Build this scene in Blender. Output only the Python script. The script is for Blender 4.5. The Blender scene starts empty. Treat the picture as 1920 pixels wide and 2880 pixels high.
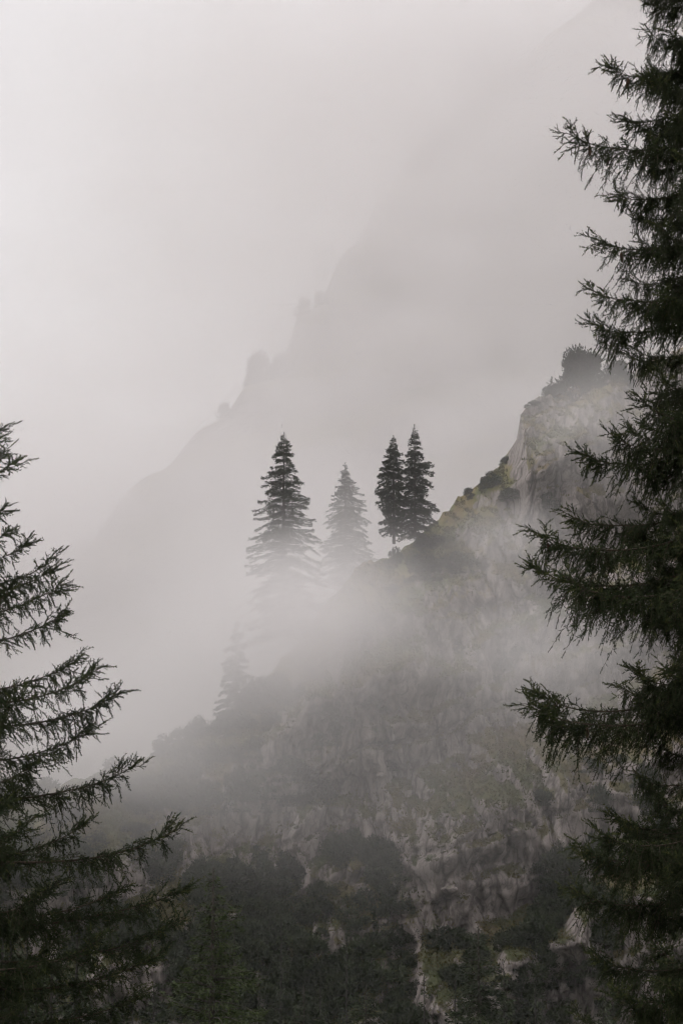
import bpy, math, random
import numpy as np
from mathutils import Vector

# ------------------------------------------------------------------ camera, sky, sun, exposure
SC = bpy.context.scene
COL = SC.collection
F = 5022.0                      # focal length in pixels of the 1920 x 2880 photograph
PITCH = math.radians(8.0)

cam_data = bpy.data.cameras.new("camera")
cam = bpy.data.objects.new("camera", cam_data)
COL.objects.link(cam)
cam.rotation_euler = (math.pi / 2 + PITCH, 0, 0)
cam_data.sensor_fit = 'VERTICAL'
cam_data.angle_y = 2 * math.atan(1440 / F)
cam_data.clip_start = 0.2
cam_data.clip_end = 8000
SC.camera = cam

SUN_EL, SUN_AZ = math.radians(50), math.radians(-112)      # azimuth clockwise from the view direction
world = bpy.data.worlds.new("World")
SC.world = world
world.use_nodes = True
wn, wl = world.node_tree.nodes, world.node_tree.links
wn.clear()
sky = wn.new('ShaderNodeTexSky')
sky.sky_type = 'NISHITA'
sky.sun_disc = False
sky.sun_elevation = SUN_EL
sky.sun_rotation = SUN_AZ
sky.air_density, sky.dust_density, sky.ozone_density = 1.0, 6.0, 1.0
hsv = wn.new('ShaderNodeHueSaturation')
hsv.inputs['Saturation'].default_value = 0.15
mixw = wn.new('ShaderNodeMix')
mixw.data_type = 'RGBA'
mixw.inputs['Factor'].default_value = 0.88                 # an even overcast
mixw.inputs[7].default_value = (9.6, 9.22, 9.34, 1)
bg = wn.new('ShaderNodeBackground')
bg.inputs['Strength'].default_value = 0.1
wout = wn.new('ShaderNodeOutputWorld')
wl.new(sky.outputs[0], hsv.inputs['Color'])
wl.new(hsv.outputs[0], mixw.inputs[6])
wl.new(mixw.outputs[2], bg.inputs['Color'])
wl.new(bg.outputs[0], wout.inputs['Surface'])

sun_data = bpy.data.lights.new("sun", 'SUN')
sun_data.energy = 1.3
sun_data.angle = math.radians(25)
sun_data.color = (1.0, 0.98, 0.965)
sun = bpy.data.objects.new("sun", sun_data)
COL.objects.link(sun)
sd = Vector((math.sin(SUN_AZ) * math.cos(SUN_EL), math.cos(SUN_AZ) * math.cos(SUN_EL), math.sin(SUN_EL)))
sun.rotation_euler = (-sd).to_track_quat('-Z', 'Y').to_euler()
sun.location = sd * 300

SC.view_settings.view_transform = 'Standard'
SC.view_settings.look = 'None'
SC.view_settings.exposure = 0.0
SC.view_settings.gamma = 1.0
SC.view_settings.use_curve_mapping = False
cy = SC.cycles
cy.max_bounces = 5
cy.diffuse_bounces = 2
cy.glossy_bounces = 1
cy.transmission_bounces = 1
cy.volume_bounces = 3
cy.transparent_max_bounces = 16
cy.use_adaptive_sampling = True
cy.adaptive_threshold = 0.05
cy.adaptive_min_samples = 12
cy.use_denoising = True
cy.filter_width = 1.2
cy.volume_max_steps = 128
cy.volume_step_rate = 5.0

# ------------------------------------------------------------------ helpers
def P(u, v, d):
    """photo pixel and distance along the view's ground direction -> world point"""
    cx, cyy = (u - 960) / F, (1440 - v) / F
    y = math.cos(PITCH) - cyy * math.sin(PITCH)
    z = math.sin(PITCH) + cyy * math.cos(PITCH)
    k = d / y
    return np.array((cx * k, d, z * k))

_r = np.random.RandomState(11)
_perm = _r.permutation(256)
_perm = np.concatenate([_perm, _perm, _perm]).astype(np.int64)
_g = _r.normal(size=(256, 3))
_g /= np.linalg.norm(_g, axis=1)[:, None]

def perlin(x, y, z):
    x, y, z = np.broadcast_arrays(np.asarray(x, float), np.asarray(y, float), np.asarray(z, float))
    xi, yi, zi = np.floor(x).astype(np.int64), np.floor(y).astype(np.int64), np.floor(z).astype(np.int64)
    xf, yf, zf = x - xi, y - yi, z - zi
    xi &= 255; yi &= 255; zi &= 255
    u, v, w = (t * t * t * (t * (t * 6 - 15) + 10) for t in (xf, yf, zf))
    def gr(a, b, c):
        h = _perm[_perm[_perm[xi + a] + yi + b] + zi + c]
        g = _g[h]
        return g[..., 0] * (xf - a) + g[..., 1] * (yf - b) + g[..., 2] * (zf - c)
    x00 = gr(0, 0, 0) * (1 - u) + gr(1, 0, 0) * u
    x10 = gr(0, 1, 0) * (1 - u) + gr(1, 1, 0) * u
    x01 = gr(0, 0, 1) * (1 - u) + gr(1, 0, 1) * u
    x11 = gr(0, 1, 1) * (1 - u) + gr(1, 1, 1) * u
    return 1.6 * ((x00 * (1 - v) + x10 * v) * (1 - w) + (x01 * (1 - v) + x11 * v) * w)

def fbm(x, y, z, octaves=4, gain=0.5):
    s, a, f = 0.0, 1.0, 1.0
    for i in range(octaves):
        s = s + a * perlin(np.asarray(x) * f + 17.3 * i, np.asarray(y) * f + 5.1 * i, np.asarray(z) * f)
        a *= gain
        f *= 2.03
    return s

def smooth(a, b, x):
    t = np.clip((x - a) / (b - a), 0, 1)
    return t * t * (3 - 2 * t)

def mesh_np(name, verts, faces, mats, midx=None, shade_smooth=False):
    """faces: an (n, k) array, or a list of such arrays"""
    if not isinstance(faces, list):
        faces = [faces]
    verts = np.asarray(verts, np.float32)
    me = bpy.data.meshes.new(name)
    n = sum(len(f) for f in faces)
    flat = np.concatenate([np.asarray(f, np.int32).ravel() for f in faces])
    tot = np.concatenate([np.full(len(f), np.asarray(f).shape[1], np.int32) for f in faces])
    start = np.concatenate([[0], np.cumsum(tot)[:-1]]).astype(np.int32)
    me.vertices.add(len(verts))
    me.vertices.foreach_set("co", verts.ravel())
    me.loops.add(len(flat))
    me.loops.foreach_set("vertex_index", flat)
    me.polygons.add(n)
    me.polygons.foreach_set("loop_start", start)
    me.polygons.foreach_set("loop_total", tot)
    for m in mats:
        me.materials.append(m)
    if midx is not None:
        me.polygons.foreach_set("material_index", np.asarray(midx, np.int32))
    me.update(calc_edges=True)
    if shade_smooth:
        me.polygons.foreach_set("use_smooth", np.ones(n, bool))
    return me

def obj(name, me, parent=None, loc=None, label=None, cat=None, group=None, kind=None):
    o = bpy.data.objects.new(name, me)
    COL.objects.link(o)
    if parent is not None:
        o.parent = parent
    if loc is not None:
        o.location = [float(c) for c in loc]
    for k, v in (("label", label), ("category", cat), ("group", group), ("kind", kind)):
        if v:
            o[k] = v
    return o

def tube(pts, r, sides):
    """tapered tube round a polyline -> verts, quads"""
    pts = np.asarray(pts, float)
    r = np.asarray(r, float)
    t = np.gradient(pts, axis=0)
    t /= np.linalg.norm(t, axis=1)[:, None] + 1e-9
    ref = np.where(np.abs(t[:, 2:3]) > 0.9, np.array([[1.0, 0, 0]]), np.array([[0, 0, 1.0]]))
    a = np.cross(t, ref); a /= np.linalg.norm(a, axis=1)[:, None] + 1e-9
    b = np.cross(t, a)
    ang = np.arange(sides) * 2 * math.pi / sides
    v = pts[:, None] + r[:, None, None] * (np.cos(ang)[None, :, None] * a[:, None] + np.sin(ang)[None, :, None] * b[:, None])
    n = len(pts)
    i, j = np.meshgrid(np.arange(n - 1), np.arange(sides), indexing='ij')
    j2 = (j + 1) % sides
    f = np.stack([i * sides + j, i * sides + j2, (i + 1) * sides + j2, (i + 1) * sides + j], -1).reshape(-1, 4)
    return v.reshape(-1, 3), f

def join(parts):
    vs, fs, o = [], [], 0
    for v, f in parts:
        vs.append(v); fs.append(f + o); o += len(v)
    return np.concatenate(vs), np.concatenate(fs)

def unit(a):
    return a / (np.linalg.norm(a, axis=-1, keepdims=True) + 1e-9)

# ------------------------------------------------------------------ materials
def mat(name):
    m = bpy.data.materials.new(name)
    m.use_nodes = True
    n, l = m.node_tree.nodes, m.node_tree.links
    return m, n, l, n['Principled BSDF']

def ramp(n, stops):
    r = n.new('ShaderNodeValToRGB')
    e = r.color_ramp.elements
    while len(e) < len(stops):
        e.new(0.5)
    for i, (p, c) in enumerate(stops):
        e[i].position = p
        e[i].color = (*c, 1)
    return r

def leaf_mat(name, dark, light, scale, tint=0.25):
    m, n, l, b = mat(name)
    tc = n.new('ShaderNodeTexCoord')
    nz = n.new('ShaderNodeTexNoise')
    nz.inputs['Scale'].default_value = scale
    nz.inputs['Detail'].default_value = 3
    l.new(tc.outputs['Object'], nz.inputs['Vector'])
    r = ramp(n, [(0.32, dark), (0.72, light)])
    l.new(nz.outputs[0], r.inputs[0])
    oi = n.new('ShaderNodeObjectInfo')
    h = n.new('ShaderNodeHueSaturation')
    mp = n.new('ShaderNodeMapRange')
    mp.inputs['To Min'].default_value = 1 - tint
    mp.inputs['To Max'].default_value = 1 + tint
    l.new(oi.outputs['Random'], mp.inputs['Value'])
    l.new(mp.outputs[0], h.inputs['Value'])
    l.new(r.outputs[0], h.inputs['Color'])
    l.new(h.outputs[0], b.inputs['Base Color'])
    b.inputs['Roughness'].default_value = 0.75
    b.inputs['Specular IOR Level'].default_value = 0.12
    return m

M_NEEDLE = leaf_mat("spruce_needles", (0.022, 0.032, 0.014), (0.042, 0.055, 0.022), 3.0, 0.15)
M_TIP = leaf_mat("spruce_young_needles", (0.05, 0.062, 0.02), (0.085, 0.09, 0.032), 5.0, 0.1)
M_FAR = leaf_mat("distant_spruce_needles", (0.018, 0.025, 0.015), (0.038, 0.047, 0.023), 0.9, 0.2)
M_LARCH = leaf_mat("fresh_green_needles", (0.030, 0.043, 0.015), (0.055, 0.072, 0.025), 1.6, 0.1)
M_PINE = leaf_mat("mountain_pine_needles", (0.020, 0.028, 0.015), (0.045, 0.055, 0.025), 1.4, 0.25)
M_GRASS = leaf_mat("mountain_grass_blades", (0.07, 0.08, 0.028), (0.16, 0.132, 0.055), 0.16, 0.0)

def bark(name, c1, c2):
    m, n, l, b = mat(name)
    tc = n.new('ShaderNodeTexCoord')
    mp = n.new('ShaderNodeMapping')
    mp.inputs['Scale'].default_value = (14, 14, 4)
    nz = n.new('ShaderNodeTexNoise')
    nz.inputs['Scale'].default_value = 2.0
    nz.inputs['Detail'].default_value = 5
    l.new(tc.outputs['Object'], mp.inputs[0]); l.new(mp.outputs[0], nz.inputs['Vector'])
    r = ramp(n, [(0.35, c1), (0.7, c2)])
    l.new(nz.outputs[0], r.inputs[0]); l.new(r.outputs[0], b.inputs['Base Color'])
    bp = n.new('ShaderNodeBump'); bp.inputs['Strength'].default_value = 0.6; bp.inputs['Distance'].default_value = 0.02
    l.new(nz.outputs[0], bp.inputs['Height']); l.new(bp.outputs[0], b.inputs['Normal'])
    b.inputs['Roughness'].default_value = 0.9
    return m
M_BARK = bark("spruce_bark", (0.03, 0.024, 0.02), (0.085, 0.07, 0.06))
M_DARKBARK = bark("dark_bark", (0.014, 0.012, 0.010), (0.032, 0.027, 0.022))  # darker bark that keeps trunks from standing out in sparse crowns
M_TWIG = bark("twig_bark", (0.035, 0.024, 0.016), (0.075, 0.055, 0.035))
M_CONE = bark("cone_scales", (0.045, 0.022, 0.014), (0.11, 0.06, 0.035))

def rock_mat(name, grass_amount=0.5):
    m, n, l, b = mat(name)
    geo = n.new('ShaderNodeNewGeometry')
    sep = n.new('ShaderNodeSeparateXYZ')
    l.new(geo.outputs['Normal'], sep.inputs[0])
    # rock: broken grey with darker vertical seepage streaks
    mp = n.new('ShaderNodeMapping'); mp.inputs['Scale'].default_value = (1.0, 1.0, 0.30)
    mp.inputs['Rotation'].default_value = (0, math.radians(14), 0)
    l.new(geo.outputs['Position'], mp.inputs[0])
    n1 = n.new('ShaderNodeTexNoise'); n1.inputs['Scale'].default_value = 0.55; n1.inputs['Detail'].default_value = 7; n1.inputs['Roughness'].default_value = 0.65
    l.new(mp.outputs[0], n1.inputs['Vector'])
    rk = ramp(n, [(0.28, (0.155, 0.135, 0.125)), (0.42, (0.226, 0.198, 0.184)), (0.56, (0.28, 0.247, 0.231)), (0.72, (0.34, 0.302, 0.285))])
    l.new(n1.outputs[0], rk.inputs[0])
    vo = n.new('ShaderNodeTexVoronoi'); vo.feature = 'DISTANCE_TO_EDGE'; vo.inputs['Scale'].default_value = 0.5
    wv = n.new('ShaderNodeTexNoise'); wv.inputs['Scale'].default_value = 1.1; wv.inputs['Detail'].default_value = 7
    l.new(geo.outputs['Position'], wv.inputs['Vector'])
    ad = n.new('ShaderNodeVectorMath'); ad.operation = 'MULTIPLY_ADD'
    ad.inputs[1].default_value = (0.8, 0.8, 0.8)
    l.new(wv.outputs[1], ad.inputs[0]); l.new(mp.outputs[0], ad.inputs[2])
    l.new(ad.outputs[0], vo.inputs['Vector'])
    cr = ramp(n, [(0.0, (0.22, 0.21, 0.20)), (0.035, (0.4, 0.39, 0.38)), (0.13, (1, 1, 1))])
    l.new(vo.outputs['Distance'], cr.inputs[0])
    mc = n.new('ShaderNodeMix'); mc.data_type = 'RGBA'; mc.blend_type = 'MULTIPLY'; mc.inputs['Factor'].default_value = 0.8
    l.new(rk.outputs[0], mc.inputs[6]); l.new(cr.outputs[0], mc.inputs[7])
    vf = n.new('ShaderNodeTexVoronoi'); vf.feature = 'DISTANCE_TO_EDGE'; vf.inputs['Scale'].default_value = 1.5
    l.new(ad.outputs[0], vf.inputs['Vector'])
    cf = ramp(n, [(0.0, (0.45, 0.44, 0.43)), (0.10, (1, 1, 1))])
    l.new(vf.outputs['Distance'], cf.inputs[0])
    mc2 = n.new('ShaderNodeMix'); mc2.data_type = 'RGBA'; mc2.blend_type = 'MULTIPLY'; mc2.inputs['Factor'].default_value = 0.7
    l.new(mc.outputs[2], mc2.inputs[6]); l.new(cf.outputs[0], mc2.inputs[7])
    # grass on what lies flatter
    n2 = n.new('ShaderNodeTexNoise'); n2.inputs['Scale'].default_value = 0.16; n2.inputs['Detail'].default_value = 5
    l.new(geo.outputs['Position'], n2.inputs['Vector'])
    gr = ramp(n, [(0.32, (0.055, 0.072, 0.022)), (0.46, (0.115, 0.112, 0.036)), (0.57, (0.15, 0.118, 0.044)), (0.70, (0.115, 0.078, 0.045))])
    l.new(n2.outputs[0], gr.inputs[0])
    shaded_moss = ramp(n, [(0.35, (0.032, 0.042, 0.017)), (0.5, (0.055, 0.060, 0.026)), (0.66, (0.075, 0.062, 0.032))])  # mossy green low down, with the dim valley foot also put into its colour
    l.new(n2.outputs[0], shaded_moss.inputs[0])
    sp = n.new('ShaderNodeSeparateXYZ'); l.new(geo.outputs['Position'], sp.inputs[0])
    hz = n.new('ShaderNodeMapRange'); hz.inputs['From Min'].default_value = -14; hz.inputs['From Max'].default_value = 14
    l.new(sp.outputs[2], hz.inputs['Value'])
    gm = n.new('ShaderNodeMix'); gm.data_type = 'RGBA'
    l.new(hz.outputs[0], gm.inputs['Factor']); l.new(shaded_moss.outputs[0], gm.inputs[6]); l.new(gr.outputs[0], gm.inputs[7])
    n3 = n.new('ShaderNodeTexNoise'); n3.inputs['Scale'].default_value = 0.7; n3.inputs['Detail'].default_value = 6
    l.new(geo.outputs['Position'], n3.inputs['Vector'])
    m1 = n.new('ShaderNodeMath'); m1.operation = 'MULTIPLY_ADD'; m1.inputs[1].default_value = 0.9
    l.new(n3.outputs[0], m1.inputs[0]); l.new(sep.outputs[2], m1.inputs[2])
    m2 = n.new('ShaderNodeMath'); m2.operation = 'MULTIPLY_ADD'; m2.inputs[1].default_value = 0.55
    l.new(n2.outputs[0], m2.inputs[0]); l.new(m1.outputs[0], m2.inputs[2])
    tf = n.new('ShaderNodeAttribute'); tf.attribute_name = 'turf'
    m3 = n.new('ShaderNodeMath'); m3.operation = 'ADD'
    l.new(m2.outputs[0], m3.inputs[0]); l.new(tf.outputs['Fac'], m3.inputs[1])
    gf = n.new('ShaderNodeMapRange')
    gf.inputs['From Min'].default_value = 1.32 - 0.3 * grass_amount
    gf.inputs['From Max'].default_value = 1.52 - 0.3 * grass_amount
    l.new(m3.outputs[0], gf.inputs['Value'])
    mx = n.new('ShaderNodeMix'); mx.data_type = 'RGBA'
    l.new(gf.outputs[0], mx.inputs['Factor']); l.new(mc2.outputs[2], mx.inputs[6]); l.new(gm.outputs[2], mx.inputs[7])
    l.new(mx.outputs[2], b.inputs['Base Color'])
    n4 = n.new('ShaderNodeTexNoise'); n4.inputs['Scale'].default_value = 3.2; n4.inputs['Detail'].default_value = 8; n4.inputs['Roughness'].default_value = 0.7
    l.new(mp.outputs[0], n4.inputs['Vector'])
    bp = n.new('ShaderNodeBump'); bp.inputs['Strength'].default_value = 0.55; bp.inputs['Distance'].default_value = 0.3
    l.new(n4.outputs[0], bp.inputs['Height']); l.new(bp.outputs[0], b.inputs['Normal'])
    b.inputs['Roughness'].default_value = 0.9
    b.inputs['Specular IOR Level'].default_value = 0.2
    return m
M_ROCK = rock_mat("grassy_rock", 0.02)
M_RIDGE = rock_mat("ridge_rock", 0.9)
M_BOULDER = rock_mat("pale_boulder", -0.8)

def ground_mat():
    m, n, l, b = mat("forest_floor")
    geo = n.new('ShaderNodeNewGeometry')
    nz = n.new('ShaderNodeTexNoise'); nz.inputs['Scale'].default_value = 0.4; nz.inputs['Detail'].default_value = 8
    l.new(geo.outputs['Position'], nz.inputs['Vector'])
    r = ramp(n, [(0.35, (0.03, 0.035, 0.015)), (0.55, (0.06, 0.06, 0.025)), (0.75, (0.07, 0.05, 0.03))])
    l.new(nz.outputs[0], r.inputs[0]); l.new(r.outputs[0], b.inputs['Base Color'])
    b.inputs['Roughness'].default_value = 0.95
    return m
M_GROUND = ground_mat()

# ------------------------------------------------------------------ the ground: the hillside under the camera, falling into the valley
def ground_z(x, y):
    yy = np.array([-3000, -200, 0, 20, 45, 80, 110, 200, 700, 3000.])
    zz = np.array([200, 30, -1.7, -6.5, -15, -26, -36, -44, -44, -44.])
    return np.interp(y, yy, zz) + 0.6 * fbm(np.asarray(x) / 14, np.asarray(y) / 14, 0.5, 3) + 0.02 * np.minimum(np.abs(x), 60)

def axis(lo, hi, fine_lo, fine_hi, step, grow=1.35):
    a = list(np.arange(fine_lo, fine_hi + 1e-6, step))
    s = step
    while a[-1] < hi:
        s *= grow; a.append(a[-1] + s)
    s = step
    while a[0] > lo:
        s *= grow; a.insert(0, a[0] - s)
    return np.array(a)

def grid_faces(n, m):
    i, j = np.meshgrid(np.arange(n - 1), np.arange(m - 1), indexing='ij')
    return np.stack([i * m + j, (i + 1) * m + j, (i + 1) * m + j + 1, i * m + j + 1], -1).reshape(-1, 4)

gx = axis(-1000, 1000, -40, 40, 2.0)
gy = axis(-500, 1100, -5, 130, 2.0)
X, Y = np.meshgrid(gx, gy, indexing='ij')
gv = np.stack([X, Y, ground_z(X, Y)], -1).reshape(-1, 3)
obj("ground", mesh_np("ground", gv, grid_faces(len(gx), len(gy)), [M_GROUND], shade_smooth=True),
    label="dark forest floor falling away into the valley", kind="structure")

# ------------------------------------------------------------------ the rocky spur: a face of cliffs and grass ledges below a falling crest
SPUR_A, SPUR_B = 141.0, 0.76
def spur_base(z):
    return SPUR_A + (z + 32.0) * SPUR_B

def on_base(u, v):
    """where the sight line through a photo pixel meets the spur's mean slope"""
    p = P(u, v, 100.0)
    ty = p[2] / 100.0
    d = (SPUR_A + 32 * SPUR_B) / (1 - SPUR_B * ty)
    return P(u, v, d)

CREST_PX = [(-700, 2480), (-200, 2330), (0, 2260), (200, 2190), (350, 2130), (480, 2080), (600, 2020), (700, 1930), (800, 1830),
            (880, 1740), (950, 1640), (1000, 1585), (1045, 1555), (1100, 1545), (1160, 1500), (1220, 1440), (1300, 1372),
            (1360, 1322), (1420, 1275), (1462, 1235), (1470, 1160), (1500, 1132), (1560, 1110), (1620, 1080), (1700, 1070),
            (1800, 1040), (1920, 990), (2200, 930), (3200, 700)]
CREST = np.array([on_base(u, v) for u, v in CREST_PX])
def crest_z(x):
    z = np.interp(x, CREST[:, 0], CREST[:, 2])
    return z + 0.75 * fbm(np.asarray(x) / 2.6, 3.3, 7.7, 5, 0.62)

def spur_y(x, z):
    x, z = np.asarray(x, float), np.asarray(z, float)
    # a grassy shoulder under the crest, left of the upper rock knob; elsewhere bare rock runs up to the edge
    soft = (1 - np.clip((np.interp(x, CREST[:, 0], CREST[:, 2]) - z) / (9.0 + 2.5 * perlin(x / 5, 2.0, 1.0)), 0, 1)) ** 1.15 * (1 - smooth(18.0, 19.8, x))
    hard = 1 - 0.8 * np.sqrt(soft)
    y = 11.0 * soft + spur_base(z) + 6.0 * fbm(x / 34, z / 34, 1.5, 2)
    # broken ledges that climb to the right
    s = z * 0.9 - 0.40 * x + 6.5 * fbm(x / 24, z / 24, 4.4, 3) + 1.3 * fbm(x / 5, z / 5, 1.4, 2)
    for per, amp, ph in ((15.0, 0.8, 3.0), (6.0, 0.5, 1.7)):
        f = (s + ph) / per
        k = np.floor(f); fr = f - k
        st = k + smooth(0.70, 1.0, fr)
        a = amp * np.clip(0.75 + 1.0 * fbm(x / (6 + per) + per, z / (6 + per), 9.1, 2), 0.0, 1.15)
        y = y + (st - f) * per * SPUR_B * a
    # ribs, gullies and cracks running down the face, leaning with the bedding
    xs = x + 0.25 * z
    wob = 0.9 * fbm(x / 6, z / 6, 2.2, 3)
    y = y - 2.0 * (1 - np.abs(perlin(xs / 6.5 + wob * 0.4, z / 26, 3.0)) * 2.2)
    y = y - 1.0 * (1 - np.abs(perlin(xs / 2.6 + wob * 0.7, z / 9, 6.0)) * 2.2)
    y = y - 0.45 * (1 - np.abs(perlin(xs / 1.1 + wob, z / 4.5, 9.0)) * 2.2)
    # joint-bounded blocks, each set a little in or out and tilted, with open joints between
    wx, wz = x + 0.30 * z + 0.7 * fbm(x / 4, z / 4, 5.5, 2), z - 0.35 * x + 0.9 * fbm(x / 5, z / 5, 7.5, 2)
    for bw, bh, amp, tilt, joint in ((4.4, 10.5, 0.9, 0.22, 0.8), (1.8, 5.0, 0.45, 0.30, 0.6), (0.9, 2.2, 0.2, 0.35, 0.0)):
        row = np.floor(wz / bh)
        cu = wx / bw + 0.37 * row
        cx = np.floor(cu)
        lx, lz = cu - cx - 0.5, wz / bh - row - 0.5
        hs = [np.modf(np.abs(np.sin(cx * c1 + row * c2) * 43758.5453))[0] - 0.5 for c1, c2 in ((127.1, 311.7), (269.5, 183.3), (419.2, 371.9))]
        y = y + hard * (amp * hs[0] + tilt * (hs[1] * bw * lx * 1.3 + hs[2] * bh * lz))
        if joint:
            e = np.minimum((0.5 - np.abs(lx)) * bw, (0.5 - np.abs(lz)) * bh)
            y = y + hard * joint * np.exp(-(e / 0.22) ** 2)
    y = y + 0.35 * fbm(x / 2.2, z / 2.6, 8.0, 4, 0.6) + hard * 0.16 * np.abs(fbm(x / 0.7, z / 1.0, 2.0, 2))
    return y

sx = np.concatenate([axis(-170, -39, -40, -39, 1.0)[:-3], np.arange(-41, 46, 0.26), axis(46, 260, 46, 47, 1.0)])
sx = np.unique(sx[(sx > -200) & (sx < 300)])
NT = 290
zb = -62.0
tt = np.linspace(0, 1, NT)
XX = np.repeat(sx[:, None], NT, 1)
ZC = crest_z(sx)
ZZ = zb + (ZC[:, None] - zb) * tt[None]
YY = spur_y(XX, ZZ)
# round the crest off and let the back fall away
edge = np.clip((ZC[:, None] - ZZ) / 1.6, 0, 1)
YY = YY + 1.2 * (1 - edge) ** 2
back_dy = np.array([0.8, 2.0, 4.5, 9, 20, 45, 90.]); back_dz = np.array([0.12, 0.5, 1.6, 5, 18, 60, 130.])
Yb = YY[:, -1:] + back_dy[None]
Zb = np.maximum(ZC[:, None] - back_dz[None] + 0.3 * fbm(XX[:, :7] / 3, Yb / 3, 0.0, 2), -62)
XX2 = np.concatenate([XX, np.repeat(sx[:, None], 7, 1)], 1)
sv = np.stack([XX2, np.concatenate([YY, Yb], 1), np.concatenate([ZZ, Zb], 1)], -1).reshape(-1, 3)
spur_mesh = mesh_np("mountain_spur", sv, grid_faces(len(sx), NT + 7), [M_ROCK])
depth = np.clip((ZC[:, None] - np.concatenate([ZZ, Zb], 1)) / (7.0 + 3.5 * fbm(XX2 / 6, np.concatenate([ZZ, Zb], 1) / 6, 3.1, 2)), 0, 1)
turf = 0.55 * (1 - depth) ** 0.7 * (1 - smooth(17.5, 19.5, XX2)) + 0.12 * fbm(XX2 / 2, np.concatenate([ZZ, Zb], 1) / 2, 6.1, 2) * (depth < 1)
at = spur_mesh.attributes.new("turf", 'FLOAT', 'POINT')               # where turf covers the shoulder under the crest
at.data.foreach_set("value", turf.ravel().astype(np.float32))
obj("mountain_spur", spur_mesh, label="steep grey cliff with grassy ledges falling from upper right to lower left", kind="structure")

def hit_spur(u, v):
    """first point of the spur's face on the sight line through a photo pixel"""
    ds = np.arange(105, 330, 0.25)
    p = P(u, v, 1.0)
    x, z = p[0] * ds, p[2] * ds
    gap = ds - spur_y(x, z)
    ok = (z < crest_z(x)) & (gap > 0) & (gap < 1.5)
    i = np.argmax(ok)
    if not ok[i]:
        return None
    return np.array((x[i], ds[i], z[i]))

# ------------------------------------------------------------------ the far ridge, all but lost in cloud
RA, RB = 330.0, 0.95
def ridge_pt(u, v):
    p = P(u, v, 100.0)
    return P(u, v, (RA + 40 * RB) / (1 - RB * p[2] / 100.0))
RIDGE_PX = [(-900, 1750), (-300, 1650), (60, 1590), (170, 1575), (260, 1545), (330, 1450), (400, 1380), (480, 1300), (560, 1230), (640, 1180),
            (700, 1115), (760, 1080), (800, 1040), (842, 920), (865, 900), (905, 860), (960, 750), (1010, 670), (1060, 590), (1130, 490), (1200, 405),
            (1320, 300), (1450, 190), (1600, 70), (1900, -150), (2600, -200)]
RCREST = np.array([ridge_pt(u, v) for u, v in RIDGE_PX])
def ridge_crest(x):
    return np.interp(x, RCREST[:, 0], RCREST[:, 2]) + 1.0 * fbm(np.asarray(x) / 9, 2.3, 4.7, 4, 0.55)
def ridge_y(x, z):
    y = RA + (z + 40) * RB + 14 * fbm(x / 70, z / 70, 3.5, 3)
    y = y - 6 * (1 - 2 * np.abs(perlin((x + 0.4 * z) / 28, z / 80, 1.0)))
    s = z - 0.3 * x + 8 * fbm(x / 40, z / 40, 5.0, 2)
    f = s / 22; k = np.floor(f)
    y = y + 0.8 * (k + smooth(0.55, 1, f - k) - f) * 22 * RB
    return y + 1.6 * fbm(x / 6, z / 6, 2.0, 3)
rx = np.concatenate([axis(-420, -121, -122, -121, 3.0)[:-2], np.arange(-121, 150, 1.3), axis(151, 500, 151, 153, 3.0)])
rx = np.unique(rx)
NR = 190
rzc = ridge_crest(rx)
RX = np.repeat(rx[:, None], NR, 1)
RZ = -60 + (rzc[:, None] + 60) * np.linspace(0, 1, NR)[None]
RY = ridge_y(RX, RZ)
Yb = RY[:, -1:] + np.array([3, 10, 30, 90, 200.])[None]
Zb = np.maximum(rzc[:, None] - np.array([0.5, 3, 16, 70, 190.])[None], -60)
rv = np.stack([np.concatenate([RX, np.repeat(rx[:, None], 5, 1)], 1), np.concatenate([RY, Yb], 1), np.concatenate([RZ, Zb], 1)], -1).reshape(-1, 3)
obj("far_ridge", mesh_np("far_ridge", rv, grid_faces(len(rx), NR + 5), [M_RIDGE], shade_smooth=True),
    label="faint far mountain ridge climbing to the upper right in cloud", kind="structure")

# ------------------------------------------------------------------ air: thin even haze round everything, and the banks of fog
def volume_mat(name, density, color, anis=0.0):
    m = bpy.data.materials.new(name)
    m.use_nodes = True
    n, l = m.node_tree.nodes, m.node_tree.links
    n.clear()
    o = n.new('ShaderNodeOutputMaterial')
    p = n.new('ShaderNodeVolumePrincipled')
    m.cycles.volume_sampling = 'DISTANCE'
    p.inputs['Color'].default_value = (*color, 1)
    p.inputs['Density'].default_value = density
    p.inputs['Anisotropy'].default_value = anis
    l.new(p.outputs[0], o.inputs['Volume'])
    return m

HZ_LO, HZ_HI = (-1600, -1000, -70), (1600, 1700, 345)
hv = np.array([(x, y, z) for x in (HZ_LO[0], HZ_HI[0]) for y in (HZ_LO[1], HZ_HI[1]) for z in (HZ_LO[2], HZ_HI[2])], float)
hf = np.array([(0, 1, 3, 2), (4, 6, 7, 5), (0, 4, 5, 1), (2, 3, 7, 6), (0, 2, 6, 4), (1, 5, 7, 3)])
obj("haze", mesh_np("haze", hv, hf, [volume_mat("haze_air", 0.0002, (0.995, 0.99, 0.993))]),
    label="pale thin haze filling the whole valley", kind="stuff")

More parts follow.
